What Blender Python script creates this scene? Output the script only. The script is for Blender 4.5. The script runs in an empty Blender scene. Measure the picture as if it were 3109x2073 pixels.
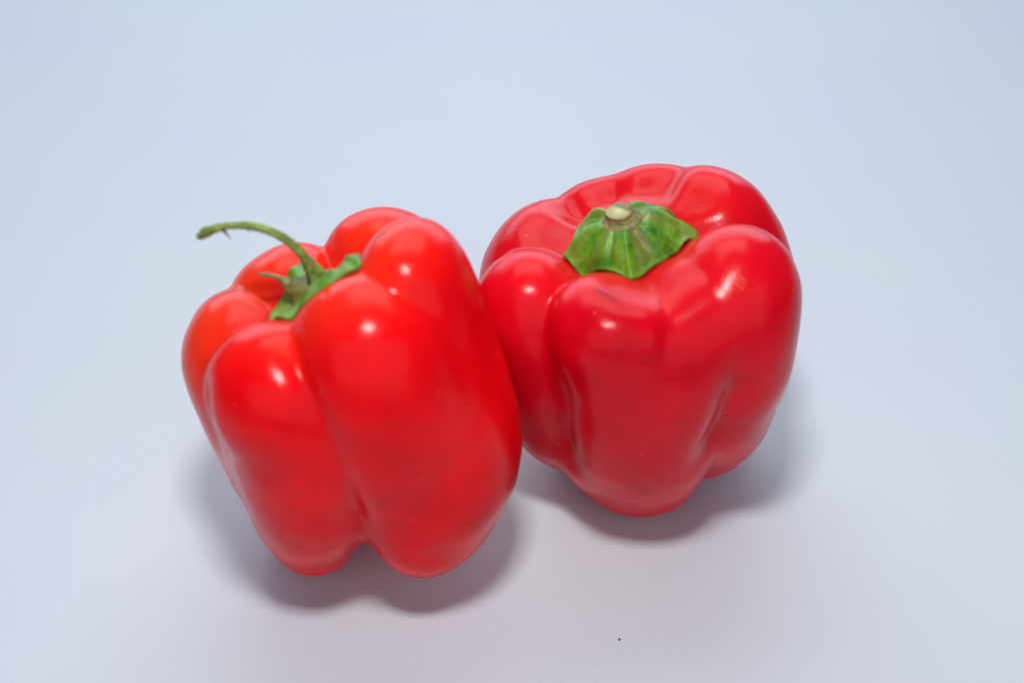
import bpy, bmesh, math, random
import numpy as np
from mathutils import Vector, Matrix, noise
from mathutils.bvhtree import BVHTree

S = 0.01          # shapes below are measured in centimetres, the scene is in metres
scene = bpy.context.scene
col = scene.collection

# ---------------------------------------------------------------- camera
ELEV, DIST, LENS, AIM = math.radians(40.0), 39.5, 50.0, (0.0, 0.0, 3.5)
cam_data = bpy.data.cameras.new('camera')
cam = bpy.data.objects.new('camera', cam_data)
col.objects.link(cam)
cam.location = (AIM[0]*S, (AIM[1]-DIST*math.cos(ELEV))*S, (AIM[2]+DIST*math.sin(ELEV))*S)
cam.rotation_euler = (math.pi/2-ELEV, 0, 0)
cam_data.lens = LENS
cam_data.sensor_width = 36.0
cam_data.clip_start = 0.01
cam_data.clip_end = 50.0
cam_data.dof.use_dof = True
cam_data.dof.focus_distance = 0.375
cam_data.dof.aperture_fstop = 7.0
scene.camera = cam

# ---------------------------------------------------------------- light of the room and an added front fill
world = bpy.data.worlds.new('World')
scene.world = world
world.use_nodes = True
wn = world.node_tree.nodes
wn['Background'].inputs[0].default_value = (0.60, 0.68, 1.0, 1)
wn['Background'].inputs[1].default_value = 0.10

def area_lamp(name, loc, aim, sx, sy, watts, colour):
    d = bpy.data.lights.new(name, 'AREA')
    d.shape = 'RECTANGLE'; d.size = sx; d.size_y = sy; d.energy = watts; d.color = colour
    o = bpy.data.objects.new(name, d)
    col.objects.link(o)
    o.location = loc
    o.rotation_euler = (Vector(aim)-Vector(loc)).to_track_quat('-Z', 'Y').to_euler()
    return o

area_lamp('ceiling_lamp', (-0.01, -0.16, 0.46), (0.0, 0.0, 0), 0.072, 0.054, 1.28, (1.0, 0.95, 0.94))
area_lamp('ceiling_panel', (-0.02, 0.27, 0.52), (-0.02, 0.12, 0), 0.46, 0.30, 1.1, (0.93, 1.0, 0.97))
area_lamp('front_fill', (0.1, -1.5, 0.95), (0, 0, 0.03), 4.0, 1.7, 14.0, (1.0, 0.88, 0.93))  # added soft fill behind the camera, brightens the pepper fronts and their red bounce
area_lamp('window_light', (-0.05, 0.98, 0.42), (0, 0, 0.0), 1.6, 0.62, 7.2, (0.74, 0.86, 1.0))

scene.view_settings.view_transform = 'Standard'
scene.view_settings.look = 'None'
scene.view_settings.exposure = 0.10
scene.view_settings.gamma = 1.0
scene.cycles.use_denoising = True

# ---------------------------------------------------------------- materials
def new_mat(name):
    m = bpy.data.materials.new(name); m.use_nodes = True
    nt = m.node_tree
    return m, nt.nodes, nt.links, nt.nodes['Principled BSDF']

def nd(N, kind, **kw):
    n = N.new(kind)
    for k, v in kw.items():
        if k in n.inputs: n.inputs[k].default_value = v
        else: setattr(n, k, v)
    return n

def ramp(N, stops):
    r = N.new('ShaderNodeValToRGB'); e = r.color_ramp.elements
    while len(e) > 1: e.remove(e[-1])
    e[0].position = stops[0][0]; e[0].color = tuple(stops[0][1])+(1,)
    for p, c in stops[1:]:
        x = e.new(p); x.color = tuple(c)+(1,)
    return r

def mixc(N, L, fac, a, b, mode='MIX'):
    m = N.new('ShaderNodeMix'); m.data_type = 'RGBA'; m.blend_type = mode
    for sock, v in ((m.inputs[0], fac), (m.inputs[6], a), (m.inputs[7], b)):
        if hasattr(v, 'links'): L.new(v, sock)
        elif isinstance(v, (int, float)): sock.default_value = v
        else: sock.default_value = tuple(v)+(1,)
    return m.outputs[2]

def skin_material(name, warm, scars=(), rough=0.25, tone=(1, 1, 1)):
    m, N, L, B = new_mat(name)
    tc = nd(N, 'ShaderNodeTexCoord')
    big = nd(N, 'ShaderNodeTexNoise', Scale=38.0, Detail=3.0); L.new(tc.outputs['Object'], big.inputs['Vector'])
    r1 = ramp(N, [(q, tuple(a*b for a, b in zip(cc, tone))) for q, cc in ((0.3, (0.60, 0.0006, 0.0040)), (0.5, (0.76, 0.0010, 0.0050)), (0.75, (0.88, 0.004, 0.006)))])
    L.new(big.outputs['Fac'], r1.inputs[0])
    # the crown of the fruit is a little less ripe: more orange, as real peppers are
    at = nd(N, 'ShaderNodeAttribute', attribute_name='ripeness')
    c = mixc(N, L, at.outputs['Fac'], r1.outputs[0], warm)
    # pale pores
    vo = nd(N, 'ShaderNodeTexVoronoi', Scale=260.0); L.new(tc.outputs['Object'], vo.inputs['Vector'])
    rv = ramp(N, [(0.0, (1, 1, 1)), (0.045, (1, 1, 1)), (0.07, (0, 0, 0))]); L.new(vo.outputs['Distance'], rv.inputs[0])
    pick = nd(N, 'ShaderNodeMath', operation='GREATER_THAN'); L.new(vo.outputs['Color'], pick.inputs[0]); pick.inputs[1].default_value = 0.70
    mul = nd(N, 'ShaderNodeMath', operation='MULTIPLY'); L.new(rv.outputs[0], mul.inputs[0]); L.new(pick.outputs[0], mul.inputs[1])
    mul2 = nd(N, 'ShaderNodeMath', operation='MULTIPLY'); L.new(mul.outputs[0], mul2.inputs[0]); mul2.inputs[1].default_value = 0.55
    c = mixc(N, L, mul2.outputs[0], c, (0.9, 0.25, 0.2))
    for (cen, rad, ax, colr, dens) in scars:
        mp = nd(N, 'ShaderNodeVectorMath', operation='SUBTRACT'); L.new(tc.outputs['Object'], mp.inputs[0]); mp.inputs[1].default_value = cen
        ln = nd(N, 'ShaderNodeVectorMath', operation='LENGTH'); L.new(mp.outputs[0], ln.inputs[0])
        rm = ramp(N, [(0.0, (1, 1, 1)), (0.6, (1, 1, 1)), (1.0, (0, 0, 0))])
        dv = nd(N, 'ShaderNodeMath', operation='DIVIDE'); L.new(ln.outputs['Value'], dv.inputs[0]); dv.inputs[1].default_value = rad
        L.new(dv.outputs[0], rm.inputs[0])
        # thin lines across the axis ax
        dt = nd(N, 'ShaderNodeVectorMath', operation='DOT_PRODUCT'); L.new(mp.outputs[0], dt.inputs[0]); dt.inputs[1].default_value = ax
        wob = nd(N, 'ShaderNodeTexNoise', Scale=300.0, Detail=2.0); L.new(tc.outputs['Object'], wob.inputs['Vector'])
        ad = nd(N, 'ShaderNodeMath', operation='MULTIPLY_ADD'); L.new(wob.outputs['Fac'], ad.inputs[0]); ad.inputs[1].default_value = 0.0016; L.new(dt.outputs['Value'], ad.inputs[2])
        n2 = nd(N, 'ShaderNodeTexNoise', noise_dimensions='1D', Scale=dens, Detail=2.0); L.new(ad.outputs[0], n2.inputs['W'])
        r3 = ramp(N, [(0.50, (0, 0, 0)), (0.60, (1, 1, 1))]); L.new(n2.outputs['Fac'], r3.inputs[0])
        mm = nd(N, 'ShaderNodeMath', operation='MULTIPLY'); L.new(rm.outputs[0], mm.inputs[0]); L.new(r3.outputs[0], mm.inputs[1])
        c = mixc(N, L, mm.outputs[0], c, colr)
    L.new(c, B.inputs['Base Color'])
    fine = nd(N, 'ShaderNodeTexNoise', Scale=1500.0, Detail=2.0); L.new(tc.outputs['Object'], fine.inputs['Vector'])
    mid = nd(N, 'ShaderNodeTexNoise', Scale=160.0, Detail=2.0); L.new(tc.outputs['Object'], mid.inputs['Vector'])
    b1 = nd(N, 'ShaderNodeBump', Strength=0.13, Distance=0.0004); L.new(fine.outputs['Fac'], b1.inputs['Height'])
    b2 = nd(N, 'ShaderNodeBump', Strength=0.05, Distance=0.002); L.new(mid.outputs['Fac'], b2.inputs['Height']); L.new(b1.outputs[0], b2.inputs['Normal'])
    L.new(b2.outputs[0], B.inputs['Normal'])
    B.inputs['Roughness'].default_value = rough
    B.inputs['IOR'].default_value = 1.38
    B.inputs['Specular IOR Level'].default_value = 0.34
    B.inputs['Coat Weight'].default_value = 0.0
    B.inputs['Coat Roughness'].default_value = 0.12
    B.inputs['Subsurface Weight'].default_value = 0.45
    B.inputs['Subsurface Radius'].default_value = (1.0, 0.12, 0.06)
    B.inputs['Subsurface Scale'].default_value = 0.006
    return m

def green_material(name, stops, scale=120.0, rough=0.42, stretch=(1, 1, 1)):
    m, N, L, B = new_mat(name)
    tc = nd(N, 'ShaderNodeTexCoord')
    mp = nd(N, 'ShaderNodeMapping'); mp.inputs['Scale'].default_value = stretch; L.new(tc.outputs['Object'], mp.inputs['Vector'])
    n1 = nd(N, 'ShaderNodeTexNoise', Scale=scale, Detail=5.0, Roughness=0.65); L.new(mp.outputs[0], n1.inputs['Vector'])
    r = ramp(N, stops); L.new(n1.outputs['Fac'], r.inputs[0])
    at = nd(N, 'ShaderNodeAttribute', attribute_name='tint')
    sp = nd(N, 'ShaderNodeTexNoise', Scale=scale*7, Detail=2.0); L.new(tc.outputs['Object'], sp.inputs['Vector'])
    rs = ramp(N, [(0.58, (0, 0, 0)), (0.72, (1, 1, 1))]); L.new(sp.outputs['Fac'], rs.inputs[0])
    ml = nd(N, 'ShaderNodeMath', operation='MULTIPLY'); L.new(rs.outputs[0], ml.inputs[0]); ml.inputs[1].default_value = 0.25
    c = mixc(N, L, ml.outputs[0], r.outputs[0], (0.28, 0.50, 0.14))
    c = mixc(N, L, at.outputs['Fac'], c, (0.22, 0.16, 0.05))
    L.new(c, B.inputs['Base Color'])
    bm_ = nd(N, 'ShaderNodeBump', Strength=0.35, Distance=0.0012); L.new(n1.outputs['Fac'], bm_.inputs['Height'])
    b2 = nd(N, 'ShaderNodeBump', Strength=0.3, Distance=0.0003); L.new(sp.outputs['Fac'], b2.inputs['Height']); L.new(bm_.outputs[0], b2.inputs['Normal'])
    L.new(b2.outputs[0], B.inputs['Normal'])
    B.inputs['Roughness'].default_value = rough
    B.inputs['Subsurface Weight'].default_value = 0.12
    B.inputs['Subsurface Radius'].default_value = (0.3, 1.0, 0.1)
    B.inputs['Subsurface Scale'].default_value = 0.0015
    return m

def table_material():
    m, N, L, B = new_mat('white_tabletop')
    tc = nd(N, 'ShaderNodeTexCoord')
    n1 = nd(N, 'ShaderNodeTexNoise', Scale=9.0, Detail=4.0); L.new(tc.outputs['Object'], n1.inputs['Vector'])
    r = ramp(N, [(0.3, (0.60, 0.645, 0.735)), (0.7, (0.60, 0.675, 0.72))]); L.new(n1.outputs['Fac'], r.inputs[0])
    n2 = nd(N, 'ShaderNodeTexNoise', Scale=700.0, Detail=3.0); L.new(tc.outputs['Object'], n2.inputs['Vector'])
    r2 = ramp(N, [(0.25, (0.97, 0.97, 0.97)), (0.75, (1, 1, 1))]); L.new(n2.outputs['Fac'], r2.inputs[0])
    L.new(mixc(N, L, 1.0, r.outputs[0], r2.outputs[0], 'MULTIPLY'), B.inputs['Base Color'])
    bm_ = nd(N, 'ShaderNodeBump', Strength=0.12, Distance=0.0004); L.new(n2.outputs['Fac'], bm_.inputs['Height'])
    L.new(bm_.outputs[0], B.inputs['Normal'])
    B.inputs['Roughness'].default_value = 0.62
    B.inputs['Specular IOR Level'].default_value = 0.25
    return m

# ---------------------------------------------------------------- helpers
def link_mesh(name, verts, faces, mat, parent=None, attrs=None, smooth=True):
    me = bpy.data.meshes.new(name)
    me.from_pydata([tuple(v) for v in verts], [], faces)
    me.validate(); me.update()
    if smooth: me.polygons.foreach_set('use_smooth', [True]*len(me.polygons))
    for k, vals in (attrs or {}).items():
        a = me.attributes.new(k, 'FLOAT', 'POINT'); a.data.foreach_set('value', list(map(float, vals)))
    me.materials.append(mat)
    o = bpy.data.objects.new(name, me); col.objects.link(o)
    if parent: o.parent = parent
    return o

def thing(name, label, cat, loc=(0, 0, 0), group=None):
    o = bpy.data.objects.new(name, None); col.objects.link(o)
    o.location = loc; o.empty_display_size = 0.02
    o['label'] = label; o['category'] = cat
    if group: o['group'] = group
    return o

# ---------------------------------------------------------------- shape of a bell pepper: a core wrapped in rounded lobes
NP=14 # per lobe: phi_b,phi_m,phi_t, ro_A,ro_B,ro_C,ro_D, rho_f,rho_m,rho_s, zf, zs, aspect, droop
DEF=np.array([0,0,0, 3.05,3.85,4.35,4.1, 1.3,1.65,1.55, 0,8.5,1.12,.9])
INNER=0.2
NG=8 # x,y,tiltx,tilty,scale,floor z,floor r,phase
GDEF=np.array([0,0,0,0,1,6.9,1.9,0])
def catmull(N5,ns):
    P=np.concatenate([2*N5[:1]-N5[1:2],N5,2*N5[-1:]-N5[-2:-1]]); t=np.linspace(0,4,ns); i=np.minimum(t.astype(int),3); f=(t-i)[:,None]
    a,b,c,d=P[i],P[i+1],P[i+2],P[i+3]
    return .5*(2*b+(c-a)*f+(2*a-5*b+4*c-d)*f*f+(3*b-a-3*c+d)*f**3)
def rot(g):
    cx,sx,cy,sy=np.cos(g[2]),np.sin(g[2]),np.cos(g[3]),np.sin(g[3])
    return np.array([[cy,0,sy],[0,1,0],[-sy,0,cy]])@np.array([[1,0,0],[0,cx,-sx],[0,sx,cx]])
def chains(p,n,ns):
    """centres (n,ns,3) local, tangent dir (n,ns,2), rho (n,ns), aspect (n)"""
    g=p[:NG]; Lp=p[NG:].reshape(n,NP)
    C=[];T=[];R=[];A=[]
    for i,l in enumerate(Lp):
        base=(i+.5)*2*np.pi/n+g[7]
        phb,phm,pht=base+l[0],base+l[1],base+l[2]
        rf,rm,rs=l[7],l[8],l[9]
        nodes=np.array([
          [l[3]-rf, l[10]+rf, rf, phb],
          [l[4]-(.35*rf+.65*rm), 3.2, .35*rf+.65*rm, .4*phb+.6*phm],
          [l[5]-(.75*rm+.25*rs), 5.5, .75*rm+.25*rs, .7*phm+.3*pht],
          [l[6]-rs, l[11]-rs, rs, pht],
          [max(l[6]-rs-.95,.3), l[11]-rs-l[13]-INNER, rs*(.8-.12*INNER), pht]])
        q=catmull(nodes,ns)
        c,s=np.cos(q[:,3]),np.sin(q[:,3])
        C.append(np.stack([q[:,0]*c,q[:,0]*s,q[:,1]],1)); T.append(np.stack([-s,c],1)); R.append(q[:,2]); A.append(l[12])
    return np.array(C)*g[4],np.array(T),np.maximum(np.array(R),.3)*g[4],np.array(A)
def core(p):
    g=p[:NG]; s=g[4]
    # centre z, radial r, vertical r
    return np.array([[g[5]-.7,g[6],.7],[g[5]-2.6,2.6,2.0],[3.6,2.9,2.6]])*s
def chain_segments(p, n, ns=15):
    C, T, R, A = chains(p, n, ns)
    return C, T, R, A

def make_field(p, n, kk):
    C, T, R, A = chains(p, n, 30)
    co = core(p)
    def field(P):
        P = P.astype(np.float32); z = P[:, 2]
        k = np.interp(z, [0.3, 2.0, 4.5, 6.0, 7.1], kk).astype(np.float32)
        fs = []
        for i in range(n):
            best = np.full(len(P), 1e3, np.float32)
            for j in range(C.shape[1]-1):
                a, b = C[i, j], C[i, j+1]; ra, rb = R[i, j], R[i, j+1]
                t = T[i, j]+T[i, j+1]; t = t/np.linalg.norm(t); s = 1/A[i]-1
                q = P-a.astype(np.float32); d = b-a
                qt = q[:, 0]*t[0]+q[:, 1]*t[1]; dt = d[0]*t[0]+d[1]*t[1]
                q[:, 0] += s*qt*t[0]; q[:, 1] += s*qt*t[1]
                d = d+s*dt*np.array([t[0], t[1], 0])
                h = np.clip(q@d.astype(np.float32)/float(d@d), 0, 1)
                q -= h[:, None]*d.astype(np.float32)[None]
                np.minimum(best, np.sqrt((q*q).sum(1))-(ra+h*(rb-ra)), out=best)
            fs.append(best)
        for zc, rr, rz in co:
            q = P.copy(); q[:, 2] -= zc; q[:, 2] *= rr/rz
            fs.append((np.sqrt((q*q).sum(1))-rr)*(rz/rr if rz < rr else 1))
        F = np.stack(fs); m = F.min(0)
        return m-k*np.log(np.exp(-(F-m)/k).sum(0))
    return field

def pepper_flesh(p, n, kk, nt=210, nc=420):
    """surface found by walking inwards from outside towards the axis"""
    field = make_field(p, n, kk)
    s = p[4]
    u = np.linspace(0, 1, nt)
    al = -np.pi/2+np.pi*u
    z0 = np.interp(u, [0, .5, .75, 1], [4.2, 4.2, 2.8, 2.4])*s
    th = np.arange(nc)*2*np.pi/nc
    D = np.stack(np.broadcast_arrays(np.cos(al)[:, None]*np.cos(th), np.cos(al)[:, None]*np.sin(th), np.sin(al)[:, None]), -1).reshape(-1, 3)
    O = np.zeros_like(D); O[:, 2] = np.repeat(z0, nc)
    r = np.full(len(D), 8.0)
    act = np.arange(len(D))
    for it in range(40):
        f = field(O[act]+D[act]*r[act, None])
        r[act] -= f*0.8
        act = act[np.abs(f) > 0.002]
        if len(act) == 0: break
    r = np.maximum(r, 0.2)
    P = (O+D*r[:, None]).reshape(nt, nc, 3)
    for it in range(9):      # fairing: irons out the joints between the links of a lobe
        Q = P.copy()
        Q[1:-1] = .5*P[1:-1]+.25*(P[:-2]+P[2:])
        if it % 4 == 0: Q = .5*Q+.25*(np.roll(Q, 1, 1)+np.roll(Q, -1, 1))
        P = Q
    return P

KL = [.07, .11, .18, .10, .035]
KR = [.07, .09, .18, .18, .05]
PL = np.array([-3.0033, -4.6354, -0.1601, -0.1974, 0.9434, 7.6932, 1.7723, -0.5329, -0.6824, -0.3915, -0.2252, 3.5127, 4.3985, 4.2360, 3.7404, 1.4894, 1.7187, 1.2797, 0.0674, 9.5832, 1.2876, 0.8290, 0.2424, 0.2277, 0.0892, 2.7096, 4.2630, 4.5615, 4.0825, 1.4386, 1.5048, 1.5046, 0.0807, 8.8294, 1.1263, 0.7404, 0.1885, 0.0793, 0.2464, 3.0204, 3.7998, 4.3057, 3.5230, 1.5594, 1.7594, 1.5671, -0.2163, 8.5644, 1.1232, 0.9021, -0.1802, 0.1075, -0.0033, 3.6499, 3.9316, 4.1113, 4.0859, 1.1038, 1.8486, 1.5303, -0.1850, 8.1673, 1.2252, 0.6940, -0.5281, 0.1031, 0.0143, 3.4756, 3.9123, 4.1966, 4.2193, 1.2533, 1.9504, 1.7167, 0.1376, 8.2916, 1.0861, 0.7366, 0.1273, 0.0639, 0.0596, 3.1869, 3.6562, 4.3643, 4.0370, 1.1427, 1.9642, 1.8726, 0.0152, 8.9964, 1.1071, 0.7779])
PR = np.array([4.0076, -1.4530, -0.0434, -0.1285, 0.9694, 7.8182, 2.0457, -0.1741, 0.3521, -0.1382, 0.4533, 3.4126, 3.8335, 4.4142, 4.0987, 1.2239, 1.5575, 1.5572, -0.0060, 8.6051, 1.0854, 1.1497, 0.1567, -0.0599, 0.2558, 2.9712, 3.9230, 4.2363, 3.9893, 1.3977, 1.7651, 1.7470, -0.0323, 8.4127, 1.1976, 1.0921, 0.3725, 0.3327, 0.0259, 2.8248, 3.7471, 4.2327, 3.9909, 1.3523, 1.7370, 1.7119, -0.1390, 8.1597, 1.1630, 0.6061, 0.0049, 0.0431, 0.1359, 3.2419, 3.8052, 4.5533, 4.0055, 1.2090, 1.4958, 1.5397, 0.0212, 8.2362, 1.3629, 1.0968, -0.0713, 0.2371, 0.1771, 3.0641, 4.1157, 4.3461, 4.3952, 1.2570, 1.8121, 1.3825, 0.2311, 8.3771, 1.0450, 0.9652, -0.2246, 0.3352, 0.3019, 2.8473, 3.9090, 4.3444, 4.3647, 1.2524, 1.6934, 1.5526, -0.0006, 8.6432, 1.0307, 0.7979, -0.4173, -0.1370, 0.2244, 3.1914, 4.0013, 4.4347, 3.8606, 1.2897, 1.6366, 1.6011, 0.0799, 8.2151, 1.2595, 0.5644, 0.2123, -0.2476, 0.0454, 2.9346, 3.8450, 4.6135, 4.3947, 1.2926, 1.7713, 1.5400, 0.0992, 8.6136, 1.0430, 0.6561])

# ---------------------------------------------------------------- tabletop
tb = link_mesh('tabletop', [(-3, -1.5, 0), (3, -1.5, 0), (3, 3.0, 0), (-3, 3.0, 0)], [(0, 1, 2, 3)], table_material(), smooth=False)
tb['kind'] = 'structure'
tb['label'] = 'smooth pale bluish white tabletop under both peppers'

def grid_faces(nt, nc):
    f = []
    for i in range(nt-1):
        a, b = i*nc, (i+1)*nc
        for j in range(nc):
            k = (j+1) % nc
            f.append((a+j, a+k, b+k, b+j))
    return f

def undulate(V, amp, freq, seed, cen):
    out = np.empty_like(V)
    for i, v in enumerate(V):
        q = Vector((v*freq).tolist())+Vector((seed, seed*1.7, 0))
        d = amp*noise.noise(q)+amp*.35*noise.noise(q*2.7)
        u = v-cen; u = u/(np.linalg.norm(u)+1e-9)
        out[i] = v+u*d
    return out
# ---------------------------------------------------------------- green parts
def resample_closed(pts, n):
    pts = np.array(pts, float); q = np.vstack([pts, pts[:1]])
    seg = np.linalg.norm(np.diff(q, axis=0), axis=1); c = np.r_[0, np.cumsum(seg)]
    t = np.linspace(0, c[-1], n, endpoint=False)
    return np.stack([np.interp(t, c, q[:, k]) for k in range(q.shape[1])], 1)

def drop_on(bvh, x, y, top=14.0):
    hit = bvh.ray_cast(Vector((x, y, top)), Vector((0, 0, -1)))
    return hit[0].z if hit[0] is not None else 7.0

def calyx_mesh(bvh, rim, apex, ra, lift=.07, power=1.4, corners=(), seed=1.0, n=168, rings=26, wrinkle=.03, rim_dz=None, squash=1.0, xypow=1.15, relief=.2, rib=.10):
    """rim: local (x, y) outline pressed on to the flesh; apex: centre of the stem foot; ra: its radius"""
    R = resample_closed(rim, n)
    R = .5*R+.25*(np.roll(R, 1, 0)+np.roll(R, -1, 0))
    R = R*np.array([1+.03*noise.noise(Vector((x*3+seed, y*3, 0))) for x, y in R])[:, None]
    zr = np.array([drop_on(bvh, x, y) for x, y in R])
    for _ in range(2): zr = .5*zr+.25*(np.roll(zr, 1)+np.roll(zr, -1))
    zr = zr+lift+.035*np.sin(np.arange(n)*2*np.pi/n*7+seed)
    th = np.arctan2(R[:, 1]-apex[1], R[:, 0]-apex[0])
    if rim_dz is not None:
        a0, wd, dz = rim_dz
        zr = zr+dz*np.exp(-((np.angle(np.exp(1j*(th-a0))))/wd)**2)
    ridge = np.zeros(n)
    for a in corners: ridge += np.exp(-((np.angle(np.exp(1j*(th-a))))/.27)**2)
    V, tint = [], []
    for k in range(rings):
        s = k/(rings-1)
        g = s**xypow
        x = apex[0]+ra*np.cos(th)*(1-g)+(R[:, 0]-apex[0])*g
        y = apex[1]+ra*squash*np.sin(th)*(1-g)+(R[:, 1]-apex[1])*g
        f = 1-(1-s)**power if power > 2 else (s**power*.93+.07*s if s < .8 else (.8**power*.93+.056)+(1-.8**power*.93-.056)*(1-((1-s)/.2)**1.6))
        z = apex[2]*(1-f)+zr*f+relief*ridge*math.sin(math.pi*min(1, s*1.05))*(1-.3*s)
        for j in range(n):
            q = Vector((math.cos(th[j])*3.2, math.sin(th[j])*3.2, s*1.3+seed))
            w = noise.noise(q)*wrinkle*2.2*math.sin(math.pi*(.12+.8*s))+noise.noise(Vector((x[j]*2.2, y[j]*2.2, seed*3)))*wrinkle
            w += rib*(1-s)*s*4*noise.noise(Vector((math.cos(th[j])*4.3, math.sin(th[j])*4.3, seed+s*.8)))*2
            z[j] += w
            # no part of the leaf may sink below the flesh
            if s > .35: z[j] = max(z[j], drop_on(bvh, x[j], y[j])+.05) if k % 3 == 0 or k > rings-4 else z[j]
        V += list(zip(x, y, z))
        st = [max(0, noise.noise(Vector((math.cos(t)*5.5, math.sin(t)*5.5, seed+s*.6)))-.05)*2.4*(1-s*.75)+.7*max(0, 1-s*7) for t in th]
        tint += st
    cen = np.array(V[-n:]).mean(0)
    last = np.array(V[-n:])
    for kk, (sc, dz, ti) in enumerate(((1.006, -.035, .25), (1.0, -.10, .35), (.95, -.14, .5), (.75, -.15, .5))):
        q = cen+(last-cen)*np.array([sc, sc, 1]); q[:, 2] = last[:, 2]+dz
        V += [tuple(v) for v in q]; tint += [ti]*n
    F = []
    nr = rings+4
    for k in range(nr-1):
        for j in range(n):
            b = (j+1) % n
            F.append((k*n+b, k*n+j, (k+1)*n+j, (k+1)*n+b))
    V.append(tuple(apex)); tint.append(.5); c = len(V)-1
    for j in range(n): F.append((j, (j+1) % n, c))
    return np.array(V), F, tint

def tube_mesh(path, radii, nseg=22, sub=10, ribs=0, rib_amp=.1, rough=.05, seed=0., flat=1.0, cap=True):
    P = np.array(path, float); r = np.array(radii, float)
    m = len(P)
    A = np.vstack([2*P[0]-P[1], P, 2*P[-1]-P[-2]]); B = np.r_[r[0], r, r[-1]]
    pts, rr = [], []
    for i in range(m-1):
        for k in range(sub):
            f = k/sub
            c = lambda X: .5*(2*X[i+1]+(X[i+2]-X[i])*f+(2*X[i]-5*X[i+1]+4*X[i+2]-X[i+3])*f*f+(3*X[i+1]-X[i]-3*X[i+2]+X[i+3])*f**3)
            pts.append(c(A)); rr.append(c(B))
    pts.append(P[-1]); rr.append(r[-1]); pts = np.array(pts)
    tg = np.gradient(pts, axis=0); tg /= np.linalg.norm(tg, axis=1)[:, None]
    up = np.array([0, 1., 0.2]); V, tint = [], []
    for i, (p, t) in enumerate(zip(pts, tg)):
        a = np.cross(t, up); a /= np.linalg.norm(a); b = np.cross(a, t)
        for j in range(nseg):
            w = 2*math.pi*j/nseg
            q = 1+rib_amp*math.cos(ribs*w+.03*i)+rough*noise.noise(Vector((math.cos(w)*2, math.sin(w)*2, i*.22+seed)))*2
            V.append(tuple(p+rr[i]*q*(a*math.cos(w)+b*flat*math.sin(w))))
            tint.append(max(0, noise.noise(Vector((math.cos(w)*1.5+seed, math.sin(w)*1.5, i*.09)))*1.6+.12))
    F = []
    for i in range(len(pts)-1):
        for j in range(nseg):
            k = (j+1) % nseg
            F.append((i*nseg+j, i*nseg+k, (i+1)*nseg+k, (i+1)*nseg+j))
    if cap:
        for base, q, rev in ((0, pts[0], True), ((len(pts)-1)*nseg, pts[-1], False)):
            V.append(tuple(q)); c = len(V)-1; tint.append(.1)
            for j in range(nseg):
                k = (j+1) % nseg
                F.append((base+k, base+j, c) if rev else (base+j, base+k, c))
    return np.array(V), F, tint


# ---------------------------------------------------------------- build the two peppers
GREEN = [(0.32, (0.010, 0.075, 0.003)), (0.44, (0.05, 0.20, 0.006)), (0.54, (0.13, 0.31, 0.008)), (0.66, (0.18, 0.42, 0.09))]
calyx_green = green_material('calyx_green', GREEN, 105.0, 0.42)
stem_green = green_material('stem_green', [(0.25, (0.05, 0.09, 0.012)), (0.5, (0.16, 0.27, 0.035)), (0.72, (0.36, 0.46, 0.10))], 260.0, 0.5)
dry_stem = green_material('dry_stem', [(0.3, (0.05, 0.06, 0.015)), (0.5, (0.18, 0.20, 0.06)), (0.7, (0.40, 0.36, 0.16))], 420.0, 0.6)
cut_pale = green_material('cut_pale', [(0.3, (0.36, 0.40, 0.13)), (0.5, (0.54, 0.58, 0.26)), (0.7, (0.66, 0.68, 0.38))], 380.0, 0.6)

# creases between the lobes: points in the fruit's own space, depth at each, width (cm)
GROOVES_L = [
    ([(-0.35, -2.21, 7.81), (-0.26, -2.84, 7.49), (-0.2, -3.1, 7.24), (0.01, -3.51, 6.53), (0.17, -3.67, 5.62), (0.15, -3.6, 4.49), (0.02, -3.25, 3.36), (-0.04, -2.83, 2.39)], [0.16, 0.14, 0.12, 0.12, 0.14, 0.18, 0.25, 0.32], 0.34) ,
    ([(2.2, -2.2, 8.08), (2.74, -2.05, 7.72), (2.94, -2.09, 7.24)], [0.14, 0.12, 0.0], 0.3) ,
    ([(-1.81, 0.24, 7.61), (-1.4, -0.09, 7.33)], [0.22, 0.22], 0.25) ,
    ([(-0.1, 1.75, 7.79), (-0.08, 0.98, 7.49)], [0.28, 0.25], 0.25) ,
    ([(-2.54, -2.55, 7.05), (-2.69, -2.69, 6.64), (-2.72, -2.81, 6.0), (-2.73, -2.56, 4.59)], [0.12, 0.14, 0.14, 0.08], 0.25) ,
]
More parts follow.
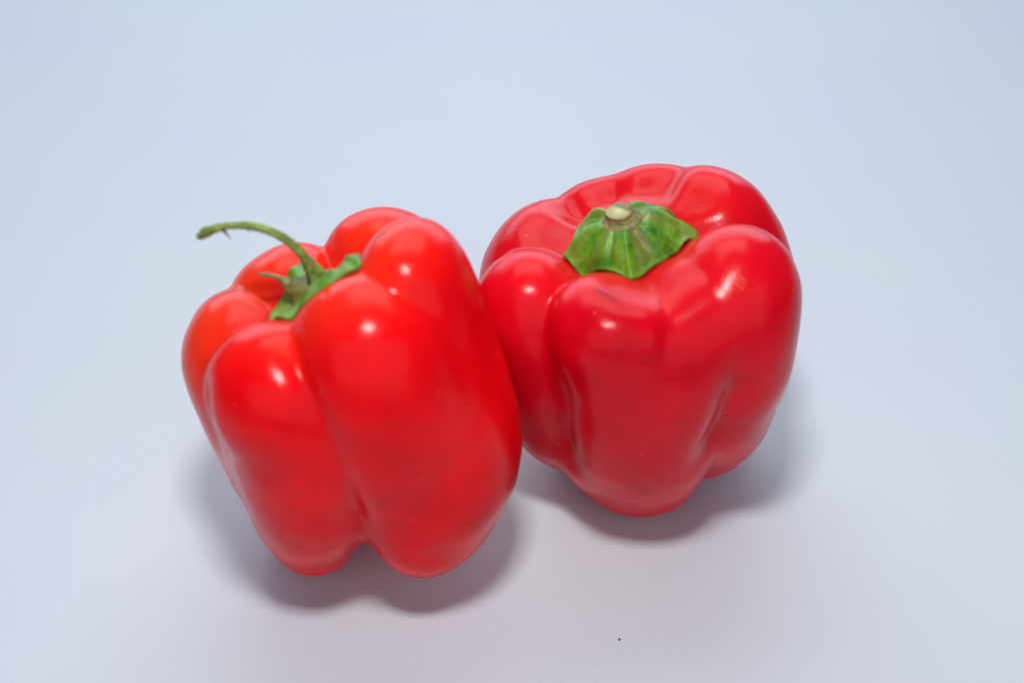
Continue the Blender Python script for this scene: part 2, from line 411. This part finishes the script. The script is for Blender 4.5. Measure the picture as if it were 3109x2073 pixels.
GROOVES_R = [
    ([(1.6, -2.1, 8.0), (1.8, -2.6, 7.75), (2.0, -3.03, 7.28), (2.17, -3.36, 6.71), (2.22, -3.6, 6.1)], [-.06, -.13, -.16, -.13, -.05], .5),
    ([(-1.9, -2.3, 7.8), (-1.97, -2.94, 7.7), (-2.04, -3.42, 7.09), (-2.03, -3.5, 6.5)], [-.04, -.10, -.12, -.05], .5),
    ([(-1.73, -1.42, 7.69), (-1.89, -1.92, 7.64), (-1.97, -2.94, 7.7), (-2.04, -3.42, 7.09), (-2.03, -3.49, 6.14), (-2.09, -3.32, 4.96), (-2.25, -3.08, 3.78), (-2.23, -2.89, 2.75)], [0.04, -0.0, 0.0, 0.02, 0.16, 0.26, 0.34, 0.38], 0.55) ,
    ([(1.6, -1.95, 8.01), (1.74, -2.48, 7.77), (1.97, -3.03, 7.28), (2.17, -3.36, 6.71), (2.2, -3.64, 5.94), (2.08, -3.69, 5.07), (1.7, -3.58, 3.96), (1.3, -3.49, 3.04)], [0.04, 0.0, 0.0, 0.06, 0.20, 0.36, 0.44, 0.42], 0.58) ,
    ([(-1.51, 2.29, 7.7), (-1.36, 1.76, 7.76), (-1.29, 1.3, 7.75)], [0.14, 0.16, 0.16], 0.3) ,
    ([(-0.38, 2.46, 7.91), (-0.38, 1.64, 7.86)], [0.2, 0.22], 0.3) ,
    ([(1.39, 2.07, 8.18), (1.09, 1.73, 8.14), (0.93, 1.15, 7.95)], [0.16, 0.18, 0.18], 0.3) ,
    ([(0.5, -2.6, 7.9), (0.46, -3.1, 7.83), (0.4, -3.6, 7.53), (0.26, -3.9, 7.07), (0.2, -4.0, 6.4)], [-0.08, -0.15, -0.16, -0.12, -0.05], 0.5) ,
]

def cut_grooves(V, grooves):
    mv = np.zeros(len(V))
    for pts, dep, wid in grooves:
        pts = np.array(pts); t = np.linspace(0, len(pts)-1, 12*len(pts))
        q = np.stack([np.interp(t, np.arange(len(pts)), pts[:, k]) for k in range(3)], 1)
        d = np.interp(t, np.arange(len(pts)), dep)
        e = np.clip(np.minimum(t+.35, len(pts)-1-t+.35), 0, 1)     # fades in and out
        w = np.zeros(len(V))
        for a, b in zip(q, d*e):
            k = np.abs(b)*np.exp(-(np.sqrt(((V-a)**2).sum(1)+.01)/wid)**1.6)
            w = np.maximum(w, k)
        mv += w*(1 if sum(dep) > 0 else -1)
    dirn = V-np.array([0, 0, 4.0]); dirn /= np.linalg.norm(dirn, axis=1)[:, None]+1e-9
    return V-dirn*mv[:, None]

def make_pepper(p, n, kk, label, skin, ripe_amt, seed, nudges=(), scars=(), warm_side=(0, 0, 0), grooves=()):
    P = pepper_flesh(p, n, kk)
    nt, nc = P.shape[:2]
    rr = np.hypot(P[..., 0], P[..., 1]); zz = P[..., 2]
    rip = np.clip((zz-6.6)/1.6, 0, 1)*np.clip((3.6-rr)/1.6, 0, 1)*ripe_amt
    pale = np.clip((P[..., 0]*warm_side[0]+P[..., 1]*warm_side[1]-.3)/3.0, 0, 1)*np.clip((zz-3.5)/3.0, 0, 1)*warm_side[2]
    rip = np.clip(np.maximum(rip, pale), 0, 1)
    V = undulate(P.reshape(-1, 3), 0.05, 0.55, seed, np.array([0, 0, 4.]))
    for cen, rad, mv in nudges:
        V = V+np.exp(-((V-np.array(cen))**2).sum(1)/rad**2)[:, None]*np.array(mv)
    V = cut_grooves(V, grooves)
    faces = grid_faces(nt, nc)
    bvh = BVHTree.FromPolygons([tuple(v) for v in V], faces)
    R = rot(p); Vw = V@R.T; off = np.array([p[0], p[1], -Vw[:, 2].min()])
    base = np.array([p[0], p[1], 0.0])
    root = thing('bell_pepper', label, 'pepper', tuple(base*S), 'bell peppers side by side on the table')
    def place(v): return (np.asarray(v)@R.T+off-base)*S
    mat = skin([(tuple(place(c)), r*S, tuple(R@np.array(ax)), colr, dens) for c, r, ax, colr, dens in scars])
    link_mesh('flesh', place(V), faces, mat, root, {'ripeness': rip.ravel()})
    return root, bvh, place

left, bvhL, placeL = make_pepper(PL, 6, KL, 'red bell pepper with a long curved green stem, leaning over to the left',
    lambda sc: skin_material('left_skin', (0.90, 0.072, 0.014), sc, 0.21), .35, 3.1, warm_side=(-.8, .6, .95), grooves=GROOVES_L,
    scars=[((1.78, -.55, 8.98), .22, (.3, .9, 0), (0.22, 0.01, 0.01), 1500.0)])
right, bvhR, placeR = make_pepper(PR, 8, KR, 'upright red bell pepper with a short cut stem stub and scratches near its rim',
    lambda sc: skin_material('right_skin', (0.72, 0.012, 0.012), sc, 0.22, (0.84, 1.0, 2.2)), .6, 8.7,
    nudges=[((-.1, -2.5, 8.3), 1.15, (0, -.1, -.45)), ((-1.5, 1.45, 7.8), .62, (0, 0, -.36)), ((-.4, 2.0, 7.9), .62, (0, 0, -.38)), ((.65, 1.85, 8.0), .62, (0, 0, -.38)), ((1.75, 1.0, 7.9), .6, (0, 0, -.3)), ((-2.0, .45, 7.7), .55, (0, 0, -.25))],
    grooves=GROOVES_R,
    scars=[((-.72, -2.9, 8.2), .42, (.55, .8, 0), (0.20, 0.004, 0.006), 1500.0), ((2.34, -2.62, 7.78), .24, (.7, .6, .3), (0.75, 0.12, 0.08), 3000.0)])

# right pepper: wide six-cornered calyx with a cut stub
RIMR = [(-1.78,-.50),(-1.62,-.1),(-1.50,.3),(-1.26,1.0),(-.8,1.15),(-.3,1.3),(.25,1.15),(.9,.95),(1.15,.5),(1.66,.08),(1.35,-.4),(1.1,-.85),(.83,-1.2),(.45,-1.45),(.1,-1.75),(-.12,-1.95),(-.45,-1.70),(-.72,-1.45),(-1.24,-1.25),(-1.50,-.9)]
V, F, t = calyx_mesh(bvhR, RIMR, (-.22, -.40, 8.45), .48, lift=.11, power=1.55, corners=[math.radians(a) for a in (-172, 132, 48, 14, -38, -85, -130)], seed=1.3, wrinkle=.05, relief=.13)
cal = link_mesh('calyx', placeR(V), F, calyx_green, right, {'tint': t})
V, F, t = tube_mesh([(-.22, -.40, 8.36), (-.24, -.40, 8.52), (-.26, -.41, 8.64), (-.27, -.42, 8.72)], [.52, .42, .355, .34], nseg=44, sub=6, ribs=7, rib_amp=.04, rough=.07, seed=2.)
st = link_mesh('stem_stub', placeR(V), F, dry_stem, right, {'tint': [min(1, x+.2) for x in t]})
V, F, t = tube_mesh([(-.27, -.42, 8.68), (-.27, -.42, 8.71), (-.271, -.421, 8.728)], [.30, .298, .292], nseg=44, sub=3, rough=.03, seed=5.)
link_mesh('cut_face', placeR(V), F, cut_pale, st, smooth=False, attrs={'tint': [(.75 if 40 < (i % 44)+44*(i//44) and i//44 < 7 else 0) for i in range(len(V))]})

# left pepper: steep calyx with a long stem
RIML = [(-1.40,-.62),(-1.36,-.2),(-1.05,0.02),(-.9,.6),(-.3,1.0),(.5,1.0),(.9,.3),(1.15,-.4),(1.32,-1.15),(.95,-1.3),(.5,-1.5),(-.1,-1.7),(-.5,-1.5),(-.85,-1.2)]
V, F, t = calyx_mesh(bvhL, RIML, (.12, -.42, 7.98), .80, lift=.08, power=4.0, squash=.6, xypow=2.6, relief=.12, corners=[math.radians(a) for a in (-172, -120, 150, 80, -30)], seed=4.1, wrinkle=.04, rib=.02)
calL = link_mesh('calyx', placeL(V), F, calyx_green, left, {'tint': t})
V, F, t = tube_mesh([(.14,-.50,7.78),(.09,-.52,7.96),(.02,-.57,8.27),(-.06,-.63,8.67),(-.18,-.69,9.03),(-.39,-.75,9.37),(-.66,-.79,9.63),(-.99,-.82,9.82),(-1.31,-.83,9.90),(-1.62,-.84,9.93),(-1.94,-.83,9.89),(-2.22,-.81,9.78),(-2.30,-.81,9.73)],
    [.50,.31,.18,.12,.095,.087,.082,.078,.075,.072,.105,.085,.04], nseg=26, sub=12, ribs=5, rib_amp=.20, rough=.20, seed=1.7)
stm = link_mesh('stem', placeL(V), F, stem_green, left, {'tint': t})
V, F, t = tube_mesh([(-1.66,-.83,9.84),(-1.62,-.80,9.73),(-1.60,-.78,9.64),(-1.585,-.77,9.54)], [.045,.028,.018,.007], nseg=8, sub=3, seed=3.)
link_mesh('spike', placeL(V), F, dry_stem, stm, {'tint': [.5]*len(V)})
V, F, t = tube_mesh([(-1.10,-.83,9.76),(-1.09,-.83,9.70),(-1.085,-.83,9.65)], [.02,.012,.006], nseg=6, sub=2, seed=3.)
link_mesh('spike', placeL(V), F, dry_stem, stm, {'tint': [.5]*len(V)})
V, F, t = tube_mesh([(-.62,-.42,7.62),(-.72,-.36,7.84),(-.76,-.34,8.02),(-.84,-.35,8.13),(-.95,-.36,8.23),(-1.12,-.37,8.31),(-1.30,-.38,8.38),(-1.36,-.38,8.42)], [.06,.09,.12,.085,.055,.05,.045,.012], nseg=12, sub=6, rough=.12, seed=6.)
link_mesh('torn_strand', placeL(V), F, dry_stem, calL, {'tint': t})

# ---------------------------------------------------------------- crumbs on the tabletop
crumb_mat = green_material('crumb_brown', [(0.3, (0.05, 0.03, 0.025)), (0.7, (0.12, 0.07, 0.06))], 900.0, 0.7)
def crumb(x, y, r, label, seed):
    bm = bmesh.new(); bmesh.ops.create_icosphere(bm, subdivisions=2, radius=r)
    for v in bm.verts:
        v.co *= 1+.5*noise.noise(v.co*900+Vector((seed, 0, 0))); v.co.z *= .6
    lo = min(v.co.z for v in bm.verts)
    for v in bm.verts: v.co.z -= lo
    me = bpy.data.meshes.new('crumb'); bm.to_mesh(me); bm.free(); me.materials.append(crumb_mat)
    o = bpy.data.objects.new('crumb', me); col.objects.link(o); o.location = (x, y, 0)
    o['label'] = label; o['category'] = 'crumb'
crumb(0.0272, -0.0755, 0.00036, 'dark brown crumb on the bare tabletop near the bottom edge, below both peppers', 1)
